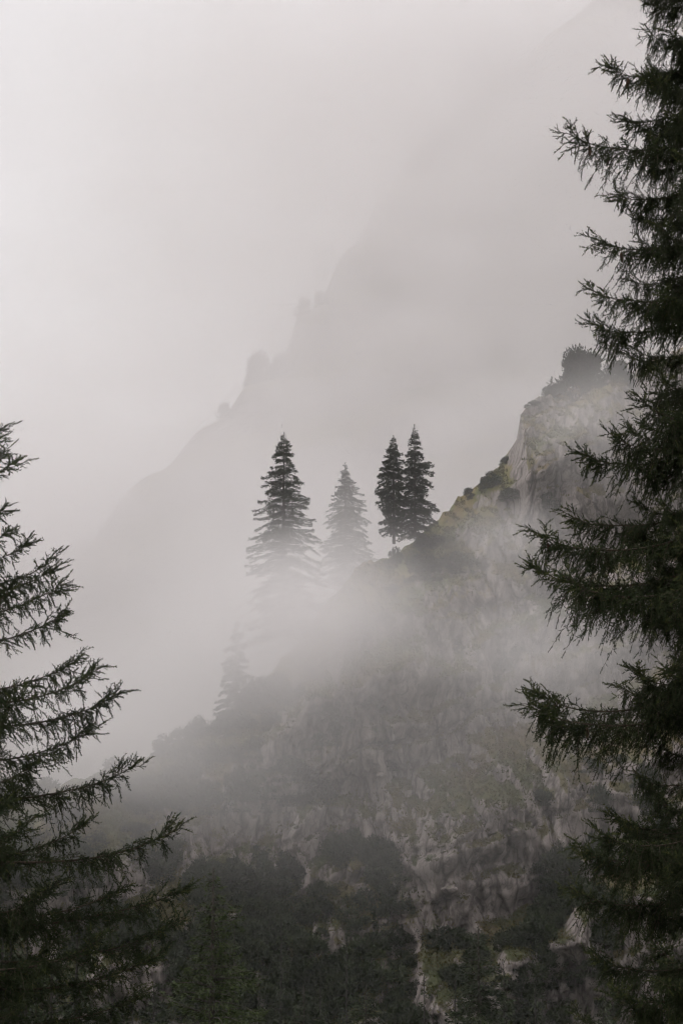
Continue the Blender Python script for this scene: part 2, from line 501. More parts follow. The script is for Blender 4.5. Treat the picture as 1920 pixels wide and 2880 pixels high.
# banks: (pixel u, v, distance, half-sizes in metres x y z, optical depth through the middle)
BANKS = [
    (500, 1810, 262, (110, 46, 29), 3.0),
    (300, 1380, 330, (55, 40, 24), 0.9),
    (1180, 820, 330, (62, 40, 46), 1.6),
    (1560, 250, 450, (85, 60, 75), 5.0),
    (750, 1760, 160, (10, 9, 6.2), 1.6),
    (860, 1720, 160, (5.5, 7, 4.6), 0.9),
    (640, 1870, 150, (10, 8, 4.6), 1.1),
    (430, 2020, 140, (11, 9, 5.0), 1.0),
    (220, 2100, 134, (11, 9, 5.0), 0.8),
    (960, 1530, 208, (13, 8, 7), 0.3),
    (1430, 1520, 166, (5.5, 6, 2.8), 0.75),
    (1500, 1830, 150, (8, 7, 4.5), 0.7),
    (980, 1800, 158, (6.5, 6, 4), 0.6),
    (1250, 1780, 145, (20, 8, 6), 0.10),
    (1300, 2050, 138, (17, 8, 7), 0.16),
    (1330, 2260, 134, (14, 8, 5.5), 0.05),
    (720, 2330, 122, (17, 8, 5.5), 0.13),
    (1660, 1200, 180, (10, 8, 9), 0.65),
]
def fog_volume():
    vol = bpy.data.volumes.new("fog_bank")
    o = bpy.data.objects.new("fog_bank", vol)
    COL.objects.link(o)
    o["kind"] = "stuff"
    o["label"] = "drifting pale fog banks between the cliffs and the far ridge"
    m = volume_mat("fog", 1.0, (0.998, 0.976, 0.977), 0.1)
    vol.materials.append(m)
    vol.render.step_size = 5.0
    ng = bpy.data.node_groups.new("fog_density", 'GeometryNodeTree')
    ng.interface.new_socket("Geometry", in_out='OUTPUT', socket_type='NodeSocketGeometry')
    n, l = ng.nodes, ng.links
    pos = n.new('GeometryNodeInputPosition')
    w = n.new('ShaderNodeTexNoise'); w.inputs['Scale'].default_value = 0.035; w.inputs['Detail'].default_value = 3
    l.new(pos.outputs[0], w.inputs['Vector'])
    wp = n.new('ShaderNodeVectorMath'); wp.operation = 'MULTIPLY_ADD'
    wp.inputs[1].default_value = (12, 12, 9)
    l.new(w.outputs[1], wp.inputs[0]); l.new(pos.outputs[0], wp.inputs[2])
    total = None
    for u, v, d, r, od in BANKS:
        c = P(u, v, d) + np.array((6, 6, 4.5))
        s = n.new('ShaderNodeVectorMath'); s.operation = 'SUBTRACT'
        s.inputs[1].default_value = [float(q) for q in c]
        l.new(wp.outputs[0], s.inputs[0])
        q = n.new('ShaderNodeVectorMath'); q.operation = 'DIVIDE'
        q.inputs[1].default_value = r
        l.new(s.outputs[0], q.inputs[0])
        dt = n.new('ShaderNodeVectorMath'); dt.operation = 'DOT_PRODUCT'
        l.new(q.outputs[0], dt.inputs[0]); l.new(q.outputs[0], dt.inputs[1])
        ng_ = n.new('ShaderNodeMath'); ng_.operation = 'MULTIPLY'; ng_.inputs[1].default_value = -1
        l.new(dt.outputs['Value'], ng_.inputs[0])
        ex = n.new('ShaderNodeMath'); ex.operation = 'EXPONENT'
        l.new(ng_.outputs[0], ex.inputs[0])
        ml = n.new('ShaderNodeMath'); ml.operation = 'MULTIPLY_ADD'
        ml.inputs[1].default_value = od / (r[1] * 1.77)
        l.new(ex.outputs[0], ml.inputs[0])
        if total is None:
            ml.inputs[2].default_value = 0
        else:
            l.new(total, ml.inputs[2])
        total = ml.outputs[0]
    t = n.new('ShaderNodeTexNoise'); t.inputs['Scale'].default_value = 0.07; t.inputs['Detail'].default_value = 5
    mpg = n.new('ShaderNodeVectorMath'); mpg.operation = 'MULTIPLY'; mpg.inputs[1].default_value = (0.8, 0.8, 1.3)
    l.new(pos.outputs[0], mpg.inputs[0]); l.new(mpg.outputs[0], t.inputs['Vector'])
    mr = n.new('ShaderNodeMapRange')
    mr.inputs['From Min'].default_value = 0.32; mr.inputs['From Max'].default_value = 0.68
    mr.inputs['To Min'].default_value = 0.2; mr.inputs['To Max'].default_value = 1.8
    l.new(t.outputs[0], mr.inputs['Value'])
    pr = n.new('ShaderNodeMath'); pr.operation = 'MULTIPLY'
    l.new(total, pr.inputs[0]); l.new(mr.outputs[0], pr.inputs[1])
    sb = n.new('ShaderNodeMath'); sb.operation = 'SUBTRACT'; sb.inputs[1].default_value = 0.001
    l.new(pr.outputs[0], sb.inputs[0])
    mxm = n.new('ShaderNodeMath'); mxm.operation = 'MAXIMUM'; mxm.inputs[1].default_value = 0.0
    l.new(sb.outputs[0], mxm.inputs[0])
    vc = n.new('GeometryNodeVolumeCube')
    lo, hi = (-150, 100, -40), (190, 480, 190)
    vc.inputs['Min'].default_value = lo
    vc.inputs['Max'].default_value = hi
    for k, a in enumerate("XYZ"):
        vc.inputs['Resolution ' + a].default_value = int((hi[k] - lo[k]) / 3.0)
    l.new(mxm.outputs[0], vc.inputs['Density'])
    sm = n.new('GeometryNodeSetMaterial'); sm.inputs['Material'].default_value = m
    l.new(vc.outputs[0], sm.inputs[0])
    go = n.new('NodeGroupOutput')
    l.new(sm.outputs[0], go.inputs[0])
    md = o.modifiers.new("fog", 'NODES')
    md.node_group = ng
fog_volume()

# ------------------------------------------------------------------ near spruces: boughs of shoots set with needles
def shoot_template(seed, n, needle, width, up):
    r = np.random.RandomState(seed)
    L = 0.10
    s = (np.arange(n) + r.rand(n) * 0.8) / n * L
    a = r.rand(n) * 2 * math.pi
    tip = s > 0.85 * L
    fwd = np.where(tip, 0.9, 0.35) + r.rand(n) * 0.25
    d = np.stack([np.cos(a), np.sin(a), fwd * 1.1], -1)
    d = unit(d)
    ln = needle * (0.75 + 0.5 * r.rand(n))
    base = np.stack([np.zeros(n), np.zeros(n), s], -1)
    side = unit(np.cross(d, r.normal(size=(n, 3)))) * width
    v = np.stack([base - side * 0.5, base + side * 0.5, base + d * ln[:, None]], 1).reshape(-1, 3)
    f = np.arange(3 * n).reshape(-1, 3)
    w = 0.0035
    st = np.array([(w, 0, 0), (-w * 0.5, w * 0.87, 0), (-w * 0.5, -w * 0.87, 0), (0, 0, L * 1.08)])
    sf = np.array([(0, 1, 3), (1, 2, 3), (2, 0, 3)]) + len(v)
    return np.concatenate([v, st]), np.concatenate([f, sf])
TEMPL = [shoot_template(s, 16, 0.0215, 0.0125, 0.3) for s in range(3)]

def place_shoots(pos, dirs, scale, seed):
    r = np.random.RandomState(seed)
    pos, dirs, scale = np.asarray(pos), unit(np.asarray(dirs)), np.asarray(scale)
    which = r.randint(0, len(TEMPL), len(pos))
    vs, fs, o = [], [], 0
    order = []
    for k, (tv, tf) in enumerate(TEMPL):
        ix = np.nonzero(which == k)[0]
        if not len(ix):
            continue
        d = dirs[ix]
        a = unit(np.cross(d, r.normal(size=d.shape)))
        b = np.cross(d, a)
        R = np.stack([a, b, d], -1)                       # columns
        v = np.einsum('nij,mj->nmi', R, tv) * scale[ix][:, None, None] + pos[ix][:, None]
        f = tf[None] + (np.arange(len(ix)) * len(tv))[:, None, None] + o
        vs.append(v.reshape(-1, 3)); fs.append(f.reshape(-1, 3)); o += len(ix) * len(tv)
        order.append(np.repeat(ix, len(tf)))
    return np.concatenate(vs), np.concatenate(fs), np.concatenate(order)

def bough(L, dz, style, seed, dens=1.0):
    """a spruce bough along +x from the trunk: wood mesh and needle mesh"""
    r = np.random.RandomState(seed)
    droop = style == 'droop'
    wy, wz = r.normal(size=6), r.normal(size=6)
    def ax(t):
        t = np.asarray(t, float)
        wob = lambda c: sum(c[k] * np.sin((k + 1) * 2.1 * t + c[(k + 2) % 6] * 3) / (k + 1.5) for k in range(5))
        env = np.clip(t * 1.5, 0, 1)
        if droop:
            z = dz * t - 0.10 * L * np.sin(math.pi * np.clip(t, 0, 1) ** 0.9) + 0.05 * L * np.clip((t - 0.8) / 0.2, 0, 1) ** 1.5
        else:
            z = dz * t - 0.06 * L * np.sin(math.pi * t) + 0.03 * L * np.clip((t - 0.75) / 0.25, 0, 1) ** 2
        return np.stack([L * t, 0.035 * L * wob(wy) * env, z + 0.022 * L * wob(wz) * env * (1 - t)], -1)
    wood = []
    T = np.linspace(0, 1, 18)
    wood.append(tube(ax(T), 0.0065 * L + 0.004 - 0.0065 * L * T, 5))
    pos, dirs, sc, tipf = [], [], [], []
    def twig(p0, d0, l, fall, tip, gap=0.036, spread=0.95, size=1.0):
        gap, size = gap * 0.72, size * 0.72
        """a branchlet bent by its weight, with shoots to both sides, the longer ones forked"""
        K = 7
        s = np.linspace(0, 1, K)
        d0 = d0 / np.linalg.norm(d0)
        bend = np.cumsum(r.normal(size=(K, 3)), 0) * 0.045 * l
        bend[0] = 0
        pts = p0 + d0 * (s * l)[:, None] + np.array((0, 0, -1)) * (fall * l * s ** 1.6)[:, None] + bend
        wood.append(tube(pts, 0.0045 - 0.003 * s, 3))
        m = max(2, int(l / gap * dens))
        st = (np.arange(m) + r.rand(m) * 0.8) / m * 0.94 + 0.03
        q = np.stack([np.interp(st, s, pts[:, k]) for k in range(3)], -1)
        tg = unit(np.stack([np.interp(st, s, np.gradient(pts[:, k])) for k in range(3)], -1))
        sd = unit(np.cross(tg, r.normal(size=(m, 3)) * 0.8 + np.array((0, 0, 0.6)) + 0.5 * d0[[1, 0, 2]]))
        sgn = np.where(np.arange(m) % 2 == 0, 1, -1)[:, None]
        dd = unit(tg * (0.55 + 0.4 * r.rand(m))[:, None] + sd * sgn * spread + np.array((0, 0, -0.22 * fall)) + 0.2 * r.normal(size=(m, 3)))
        size_ = (0.55 + 0.75 * r.rand(m)) * (1.15 - 0.45 * st) * size
        pos.append(q); dirs.append(dd); sc.append(size_)
        tipf.append(np.where(st > 0.7, tip, tip * 0.25))
        # forks on the longer shoots
        big = np.nonzero(size_ > 0.85 * size)[0]
        if len(big):
            pos.append(q[big] + dd[big] * (0.055 * size_[big])[:, None])
            dirs.append(dd[big] + 0.75 * unit(r.normal(size=(len(big), 3))) + np.array((0, 0, -0.2 * fall)))
            sc.append(size_[big] * 0.7); tipf.append(np.full(len(big), tip * 0.4))
        pos.append(pts[1:-1:2]); dirs.append(np.gradient(pts, axis=0)[1:-1:2]); k3 = len(pts[1:-1:2]); sc.append(np.full(k3, 0.9)); tipf.append(np.zeros(k3))
        pos.append(pts[-1:]); dirs.append(pts[-1:] - pts[-2:-1]); sc.append([(0.95 + 0.35 * r.rand()) * size]); tipf.append([tip])
    n2 = int(L / 0.055 * dens)
    for i in range(n2):
        t = 0.08 + 0.92 * (i + r.rand() * 0.9) / n2
        nt = float(smooth(0.70, 0.95, t))
        if r.rand() < 0.45 * nt:
            continue
        p = ax(t)
        tg = ax(t + 0.01) - ax(t - 0.01); tg /= np.linalg.norm(tg)
        side = 1 if i % 2 else -1
        env = min(1.0, 0.35 + t * 1.3) * (0.20 + 0.60 * (1 - t) ** 0.8)
        l = max(0.12, 0.44 * min(L, 2.2) * env * (0.55 + 0.85 * r.rand()))
        az = side * math.radians(30 + 42 * r.rand())
        d = np.array((math.cos(az), math.sin(az), 0.9 * tg[2] + 0.16 * r.normal()))
        if droop:
            d = d + np.array((0, 0, (0.15 + 0.45 * r.rand()) * nt))
            twig(p, d, l, (0.25 + 0.85 * r.rand()) * (1 - 0.85 * nt), 0.25 + 0.75 * nt, 0.036 + 0.02 * nt, 0.95, 1.05 + 0.35 * nt)
        else:
            d = d + np.array((0, 0, 0.05 + 0.75 * nt * r.rand()))
            twig(p, d, l * 0.8, (0.15 + 0.6 * r.rand()) * (1 - 0.9 * nt), 0.2 + 0.5 * nt, 0.046 + 0.024 * nt, 0.9, 1.0 + 0.35 * nt)
    # branchlets hanging below the axis, in uneven clumps
    nh = int(L / (0.034 if droop else 0.075) * dens)
    clump = r.rand(7) * 0.85 + 0.1
    for i in range(nh):
        t = float(np.clip(clump[r.randint(7)] + 0.07 * r.normal(), 0.06, 0.93)) if r.rand() < 0.6 else 0.08 + 0.82 * r.rand()
        p = ax(t) + np.array((0, r.normal() * 0.12 * L * (1 - t), -0.02))
        env = math.sin(math.pi * min(1, t * 0.92 + 0.10)) ** 0.7
        l = (0.07 + 0.27 * env * r.rand() ** 1.2) * min(L, 2.0) * (0.85 if droop else 0.42)
        d = np.array((0.15 + 0.6 * r.rand(), r.normal() * 0.55, -0.45 - 0.4 * r.rand()))
        twig(p, d, max(0.08, l), 0.45, 0.08, 0.033, 1.05, 0.95)
    # short shoots all round the axis
    na = int(L / (0.011 if droop else 0.016))
    t = 0.06 + 0.93 * r.rand(na) ** 0.9
    q = ax(t)
    a = r.rand(na) * 2 * math.pi
    d = np.stack([0.35 + 0.6 * r.rand(na), np.cos(a), np.sin(a) * 0.9 + (0.15 if droop else 0.35)], -1)
    pos.append(q); dirs.append(d); sc.append(0.4 + 0.5 * r.rand(na)); tipf.append(0.30 * (t > 0.6))
    # a loose fork of finger shoots at the tip
    for k in range(4):
        p = ax(1.0 - 0.05 * k * min(1.0, 1.6 / L))
        for sgn in ((0,) if k == 0 else (-1, 1)):
            if k and r.rand() < 0.25:
                continue
            d = np.array((0.8, 0.9 * sgn * (0.5 + 0.6 * r.rand()), (0.30 if droop else 0.55) + 0.35 * r.normal()))
            twig(p, d, 0.13 + 0.07 * k * r.rand(), 0.05, 1.0 if droop else 0.6, 0.06, 1.0, 1.35)
    pos = np.concatenate(pos); dirs = np.concatenate(dirs); sc = np.concatenate(sc); tipf = np.concatenate(tipf)
    v, f, order = place_shoots(pos, dirs, sc, seed)
    mi = (r.rand(len(pos)) < tipf * 0.8).astype(int)[order]
    wv, wf = join(wood)
    return (mesh_np("branch", wv, wf, [M_TWIG], shade_smooth=True), mesh_np("foliage", v, f, [M_NEEDLE, M_TIP], mi), ax)

def cone_mesh():
    """a hanging spruce cone with overlapping scales"""
    parts = []
    H, R = 0.12, 0.019
    prof = lambda s: R * (math.sin(math.pi * min(1, 0.12 + 0.86 * s)) ** 0.6)
    s = np.linspace(0, 1, 9)
    parts.append(tube(np.stack([0 * s, 0 * s, -H * s], -1), [prof(q) * 0.85 for q in s], 8))
    for k in range(12):
        q = (k + 0.5) / 12
        for j in range(8):
            a = (j + 0.5 * (k % 2)) * math.pi / 4
            c, sn = math.cos(a), math.sin(a)
            rr = prof(q)
            base, out = np.array((c * rr * 0.8, sn * rr * 0.8, -H * q + 0.004)), np.array((c * rr * 1.18, sn * rr * 1.18, -H * q - 0.010))
            w = np.array((-sn, c, 0)) * rr * 0.42
            parts.append((np.array([base - w, base + w, out + w * 0.6, out - w * 0.6]), np.array([(0, 1, 2, 3)])))
    v, f = join(parts)
    return mesh_np("cone", v, f, [M_CONE])
CONE = cone_mesh()

def trunk_mesh(H, r0, sides, m, seed, lean=0.0):
    r = np.random.RandomState(seed)
    s = np.linspace(0, 1, 22)
    pts = np.stack([lean * s + 0.02 * r.normal(size=22) * (s > 0), 0.02 * r.normal(size=22) * (s > 0), H * s], -1)
    rad = r0 * (1 - s) ** 0.9 + 0.006 + r0 * 0.5 * np.exp(-s * 30)
    v, f = tube(pts, rad, sides)
    return mesh_np("trunk", v, f, [m], shade_smooth=True)

def near_spruce(base, H, r0, style, custom, seed, label, cones, profile, z_lo, z_hi, step, per, attach):
    r = np.random.RandomState(seed)
    t = obj("spruce_tree", None, loc=base, label=label, cat="tree")
    obj("trunk", trunk_mesh(H, r0, 12, M_BARK, seed), t)
    placed = []
    k = 0
    for (u, v, d) in custom:
        tip = P(u, v, d)
        rel = tip - base
        L = math.hypot(rel[0], rel[1])
        dz = attach(L)                                   # the tip lies this much above its root
        wm, fm, ax = bough(L, dz, style, seed * 100 + k, 1.1)
        b = obj("branch", wm, t, (0, 0, rel[2] - dz - (ax(1.0)[2] - dz)))
        b.rotation_euler = (0, 0, math.atan2(rel[1], rel[0]))
        obj("foliage", fm, b)
        placed.append((b, L, ax, fm))
        k += 1
    lib = []
    for i in range(5):
        wm, fm, ax = bough(1.7, attach(1.7), style, seed * 100 + 60 + i)
        lib.append((wm, fm, ax))
    z = z_lo
    az = 0.0
    while z < z_hi:
        for j in range(per):
            az += 2.399 + 0.3 * r.normal()
            a = az % (2 * math.pi)
            L = profile(z) * (0.8 + 0.35 * r.rand())
            c = math.cos(a) if style == 'droop' else -math.cos(a)
            # the side turned to the picture is carried by the boughs above; elsewhere the crown is closed
            if c < -0.55:
                L *= 0.52
            wm, fm, ax = lib[r.randint(len(lib))]
            s = L / 1.7
            b = obj("branch", wm, t, (0, 0, z + step * (j / per) + 0.12 * r.normal()))
            b.rotation_euler = (0.12 * r.normal(), 0.10 * r.normal(), a)
            b.scale = (s, min(1.15, max(s, 0.75)), min(1.1, max(s, 0.75)))
            obj("foliage", fm, b)
        z += step
    for (bi, tt_, dy) in cones:
        b, L, ax, fm = placed[bi]
        p = ax(tt_)
        c = obj("cone", CONE, b, p + np.array((0, dy, -0.05)))
        c.rotation_euler = (0.15 * r.normal(), 0.2 + 0.15 * r.normal(), 6 * r.rand())
    return t

# right-hand spruce: (u, v, distance) of the tips of the boughs that reach into the picture
RB_POS = P(2010, 1440, 20.0); RB_POS[2] = float(ground_z(RB_POS[0], 20.0)) - 0.1
right_tips = [(1843, 18, 20.2), (1878, 88, 19.6), (1711, 188, 20.0), (1758, 338, 20.6), (1596, 380, 19.8), (1736, 548, 20.4), (1663, 670, 20.0), (1660, 813, 19.9), (1668, 913, 20.3), (1798, 1118, 18.9), (1718, 1223, 19.6), (1638, 1270, 20.0), (1503, 1496, 19.8), (1598, 1448, 20.6), (1500, 1598, 20.1), (1588, 1618, 19.2), (1788, 1888, 19.3), (1476, 1980, 19.9), (1508, 1948, 20.5), (1728, 2298, 20.6), (1618, 2378, 19.8), (1608, 2498, 20.0), (1678, 2338, 19.4), (1668, 2688, 20.2), (1728, 2788, 19.5), (1618, 2858, 20.5)]
near_spruce(RB_POS, 21.0, 0.20, 'droop', right_tips, 3,
            "tall dark spruce with drooping boughs filling the right edge",
            [(4, 0.86, 0.05), (4, 0.7, -0.1), (12, 0.93, 0.0), (2, 0.8, 0.05), (6, 0.75, 0.0), (17, 0.7, 0.1)],
            lambda z: 1.0 + 1.0 * min(1, max(0, (20 - z) / 14)), 3.0, 17.5, 0.5, 6, lambda L: -0.10 * L)

# left-hand spruce
LB_POS = P(-115, 1440, 20.0); LB_POS[2] = float(ground_z(LB_POS[0], 20.0)) - 0.1
left_tips = [(-10, 1228, 20.0), (-7, 1286, 20.1), (30, 1306, 19.9), (0, 1438, 20.2), (16, 1501, 20.0), (73, 1531, 20.2), (148, 1574, 19.9), (160, 1596, 20.4), (176, 1644, 20.0), (174, 1728, 20.0), (38, 1646, 19.0), (218, 1856, 20.3), (268, 1886, 19.8), (333, 1951, 20.0), (262, 2051, 20.3), (78, 1966, 19.0), (380, 2154, 20.0), (128, 2126, 19.2), (503, 2331, 19.9), (248, 2316, 20.8), (108, 2296, 18.8), (333, 2501, 19.6), (526, 2496, 20.1), (498, 2596, 20.5), (178, 2486, 18.9), (448, 2686, 20.2), (278, 2646, 19.1), (398, 2796, 20.0)]
near_spruce(LB_POS, 11.3, 0.12, 'up', left_tips, 5,
            "dark young spruce with level boughs at the left edge",
            [], lambda z: 0.25 + 2.4 * min(1, max(0, (9.2 - z) / 6.5)), 1.4, 8.3, 0.5, 4, lambda L: L * max(0.10, 0.5 - 0.18 * L))

# ------------------------------------------------------------------ trees farther off: a trunk and a crown of sprays
def conifer(H, prof, seed, clump=0.27, whorl=0.55, per=7, bare=0.0, droop=0.35, dens=1.0, leafm=None, thick=0.34):
    """prof: (depth below the top, reach to the left, reach to the right) in metres"""
    r = np.random.RandomState(seed)
    prof = np.asarray(prof, float)
    pos, dirs, sz = [], [], []
    wood = [tube(np.stack([0 * np.linspace(0, 1, 12), 0 * np.linspace(0, 1, 12), H * np.linspace(0, 1, 12)], -1),
                 0.014 * H * (1 - np.linspace(0, 1, 12)) ** 0.9 + 0.015, 7)]
    h, az = 0.12, r.rand() * 6
    while h < H - bare:
        k = per if h > 1.2 else max(3, per - 3)
        for j in range(k):
            az += 2.399 + 0.25 * r.normal()
            hh = h + whorl * (r.rand() - 0.5) * 1.3
            if hh <= 0.02 or hh > H - bare:
                continue
            w = 0.5 + 0.5 * math.cos(az)
            rl, rr = np.interp(hh, prof[:, 0], prof[:, 1]), np.interp(hh, prof[:, 0], prof[:, 2])
            L = (rl * (1 - w) + rr * w) * (0.55 + 0.62 * r.rand())
            L *= 1 + 0.20 * math.sin(2 * az + 0.9 * hh + seed) + 0.14 * math.sin(3.1 * az - 1.7 * hh + 2.0 * seed)
            L = min(L, 1.06 * (rl * (1 - w) + rr * w))
            if r.rand() < 0.10:
                L *= 0.5
            if L < 0.08:
                continue
            z0 = H - hh
            rise = 0.55 * math.exp(-hh / 2.5) + 0.12 + 0.10 * r.normal()
            dr = droop + 0.12 * r.normal()
            m = max(4, int((L / clump) * 17 * dens * (0.6 + 0.4 * min(L, 1.6))))
            s = r.rand(m) ** 0.8
            lat = r.normal(size=m) * 0.20 * L * (1.05 - s) * 1.2 + r.normal(size=m) * 0.07
            ca, sa = math.cos(az), math.sin(az)
            cz = z0 + L * (rise * s - (dr + rise * 0.4) * s ** 2 + 0.10 * np.clip(s - 0.8, 0, 1)) - np.abs(lat) * 0.25 - r.rand(m) ** 2 * thick * clump * 2.6
            pos.append(np.stack([ca * s * L - sa * lat, sa * s * L + ca * lat, cz], -1))
            fan = np.sign(lat) * (0.3 + 0.5 * r.rand(m))
            dirs.append(np.stack([ca - sa * fan, sa + ca * fan, -0.25 + 0.35 * r.normal(size=m) + 0.5 * (s > 0.9)], -1))
            sz.append(clump * (0.55 + 0.6 * r.rand(m)))
            ss = np.linspace(0, 0.92, 5)
            wood.append(tube(np.stack([ca * ss * L, sa * ss * L, z0 + L * (rise * ss - (dr + rise * 0.4) * ss ** 2)], -1), (0.009 * L + 0.012) * (1 - 0.85 * ss), 3))
        h += whorl * (0.55 + 0.45 * min(1, h / 3)) * (0.8 + 0.4 * r.rand())
    # leader
    m = 14
    pos.append(np.stack([r.normal(size=m) * 0.02, r.normal(size=m) * 0.02, H - 0.5 * r.rand(m)], -1))
    dirs.append(np.stack([r.normal(size=m) * 0.6, r.normal(size=m) * 0.6, np.ones(m)], -1)); sz.append(np.full(m, clump * 0.6))
    pos, dirs, sz = np.concatenate(pos), unit(np.concatenate(dirs)), np.concatenate(sz)
    return wood, blades(pos, dirs, sz, thick, r)

def blades(pos, dirs, sz, thick, r):
    """each spray: a bent leaf of two triangles"""
    n = len(pos)
    side = unit(np.cross(dirs, r.normal(size=(n, 3)) * 0.7 + np.array((0, 0, 1.0))))
    nrm = np.cross(side, dirs)
    w = (sz * thick * 0.5)[:, None]
    a = pos
    b = pos + dirs * sz[:, None] * 0.5 + side * w
    c = pos + dirs * sz[:, None] * 0.5 - side * w + nrm * w * 0.6
    e = pos + dirs * sz[:, None] + nrm * (r.normal(size=(n, 1)) * 0.1 * sz[:, None])
    v = np.stack([a, b, c, e], 1).reshape(-1, 3)
    i = np.arange(n)[:, None] * 4
    f = np.concatenate([i + np.array([[0, 1, 2]]), i + np.array([[1, 3, 2]])], 0)
    return v, f

def tree(name, base, wood, crown, m, label, cat="tree", group=None):
    t = obj(name, None, loc=base, label=label, cat=cat, group=group)
    wv, wf = join(wood)
    obj("trunk", mesh_np("trunk", wv, wf, [M_BARK], shade_smooth=True), t)
    obj("crown", mesh_np("crown", crown[0], crown[1], [m]), t)
    return t

def px_tree(apex, base_v, d, prof_px, seed, label, **kw):
    """a conifer whose outline is given in photo pixels round its apex"""
    top, bot = P(apex[0], apex[1], d), P(apex[0], base_v, d)
    H = top[2] - bot[2]
    k = d / F
    prof = [((y - apex[1]) * k, l * k, rr * k) for y, l, rr in prof_px]
    m = kw.pop('leafm', M_FAR)
    wood, crown = conifer(H, prof, seed, **kw)
    return tree("spruce_tree", bot, wood, crown, m, label)

px_tree((796, 1216), 1790, 188, [(1216, 0, 0), (1262, 30, 24), (1307, 40, 32), (1350, 62, 54), (1385, 60, 66), (1417, 80, 92), (1455, 85, 98), (1490, 94, 112), (1560, 98, 118), (1700, 104, 124)], 21,
        "tall spire-topped spruce rising from the fog, left of the centre group", whorl=0.5, per=9, dens=0.85, droop=0.28)
px_tree((971, 1301), 1640, 226, [(1301, 0, 0), (1340, 18, 16), (1375, 34, 44), (1440, 56, 72), (1500, 76, 92), (1570, 86, 100), (1640, 80, 90)], 22,
        "pale fog-veiled spruce standing behind, between the spire and the dark pair", whorl=0.5, per=9, dens=0.9)
px_tree((1107, 1224), 1530, 184, [(1224, 0, 0), (1260, 16, 18), (1290, 26, 28), (1330, 43, 34), (1412, 50, 38), (1470, 46, 30), (1500, 34, 18)], 23,
        "narrow dark spruce with bare lower trunk, the shorter of the touching pair", whorl=0.42, per=8, dens=1.35, bare=1.0)
px_tree((1167, 1194), 1510, 187, [(1194, 0, 0), (1240, 13, 14), (1285, 26, 24), (1310, 34, 58), (1345, 40, 62), (1380, 48, 70), (1420, 52, 66), (1510, 56, 50)], 24,
        "taller spruce with thin tip, right of the touching pair by the grassy crest", whorl=0.45, per=8, dens=1.25)
px_tree((664, 1742), 2010, 172, [(1742, 0, 0), (1790, 20, 24), (1850, 40, 44), (1950, 55, 60), (2010, 60, 64)], 25,
        "ghostly spruce almost lost in fog on the lower crest", whorl=0.55, per=7, dens=1.2)

# young green conifer below the left-hand spruce, and others low in the valley
px_tree((592, 2440), 3300, 46, [(2440, 0, 0), (2470, 20, 20), (2520, 32, 40), (2560, 42, 80), (2640, 60, 95), (2720, 110, 118), (2800, 130, 160), (2900, 170, 190), (3300, 230, 240)], 31,
        "fresh green young conifer with loose crown low on the left", clump=0.13, whorl=0.17, per=6, dens=0.62, leafm=M_LARCH, droop=0.12, thick=0.28)
px_tree((1352, 2605), 3400, 72, [(2605, 0, 0), (2640, 20, 20), (2680, 34, 34), (2760, 60, 60), (2880, 100, 100), (3400, 180, 180)], 32,
        "small dark spruce tip in front of the mossy buttress, lower right", clump=0.17, whorl=0.26, per=7, dens=0.9, thick=0.3)
px_tree((852, 2772), 3400, 75, [(2772, 0, 0), (2810, 24, 24), (2880, 56, 56), (3000, 90, 90), (3400, 140, 140)], 33,
        "small conifer tip poking up at the bottom edge, left of the buttress", clump=0.17, whorl=0.26, per=7, dens=0.9, thick=0.3)
px_tree((1030, 2770), 3400, 80, [(2770, 0, 0), (2810, 30, 30), (2880, 60, 60), (3000, 90, 90), (3400, 140, 140)], 34,
        "dark conifer tip at the bottom edge, under the buttress foot", clump=0.18, whorl=0.28, per=7, dens=0.9, thick=0.3)

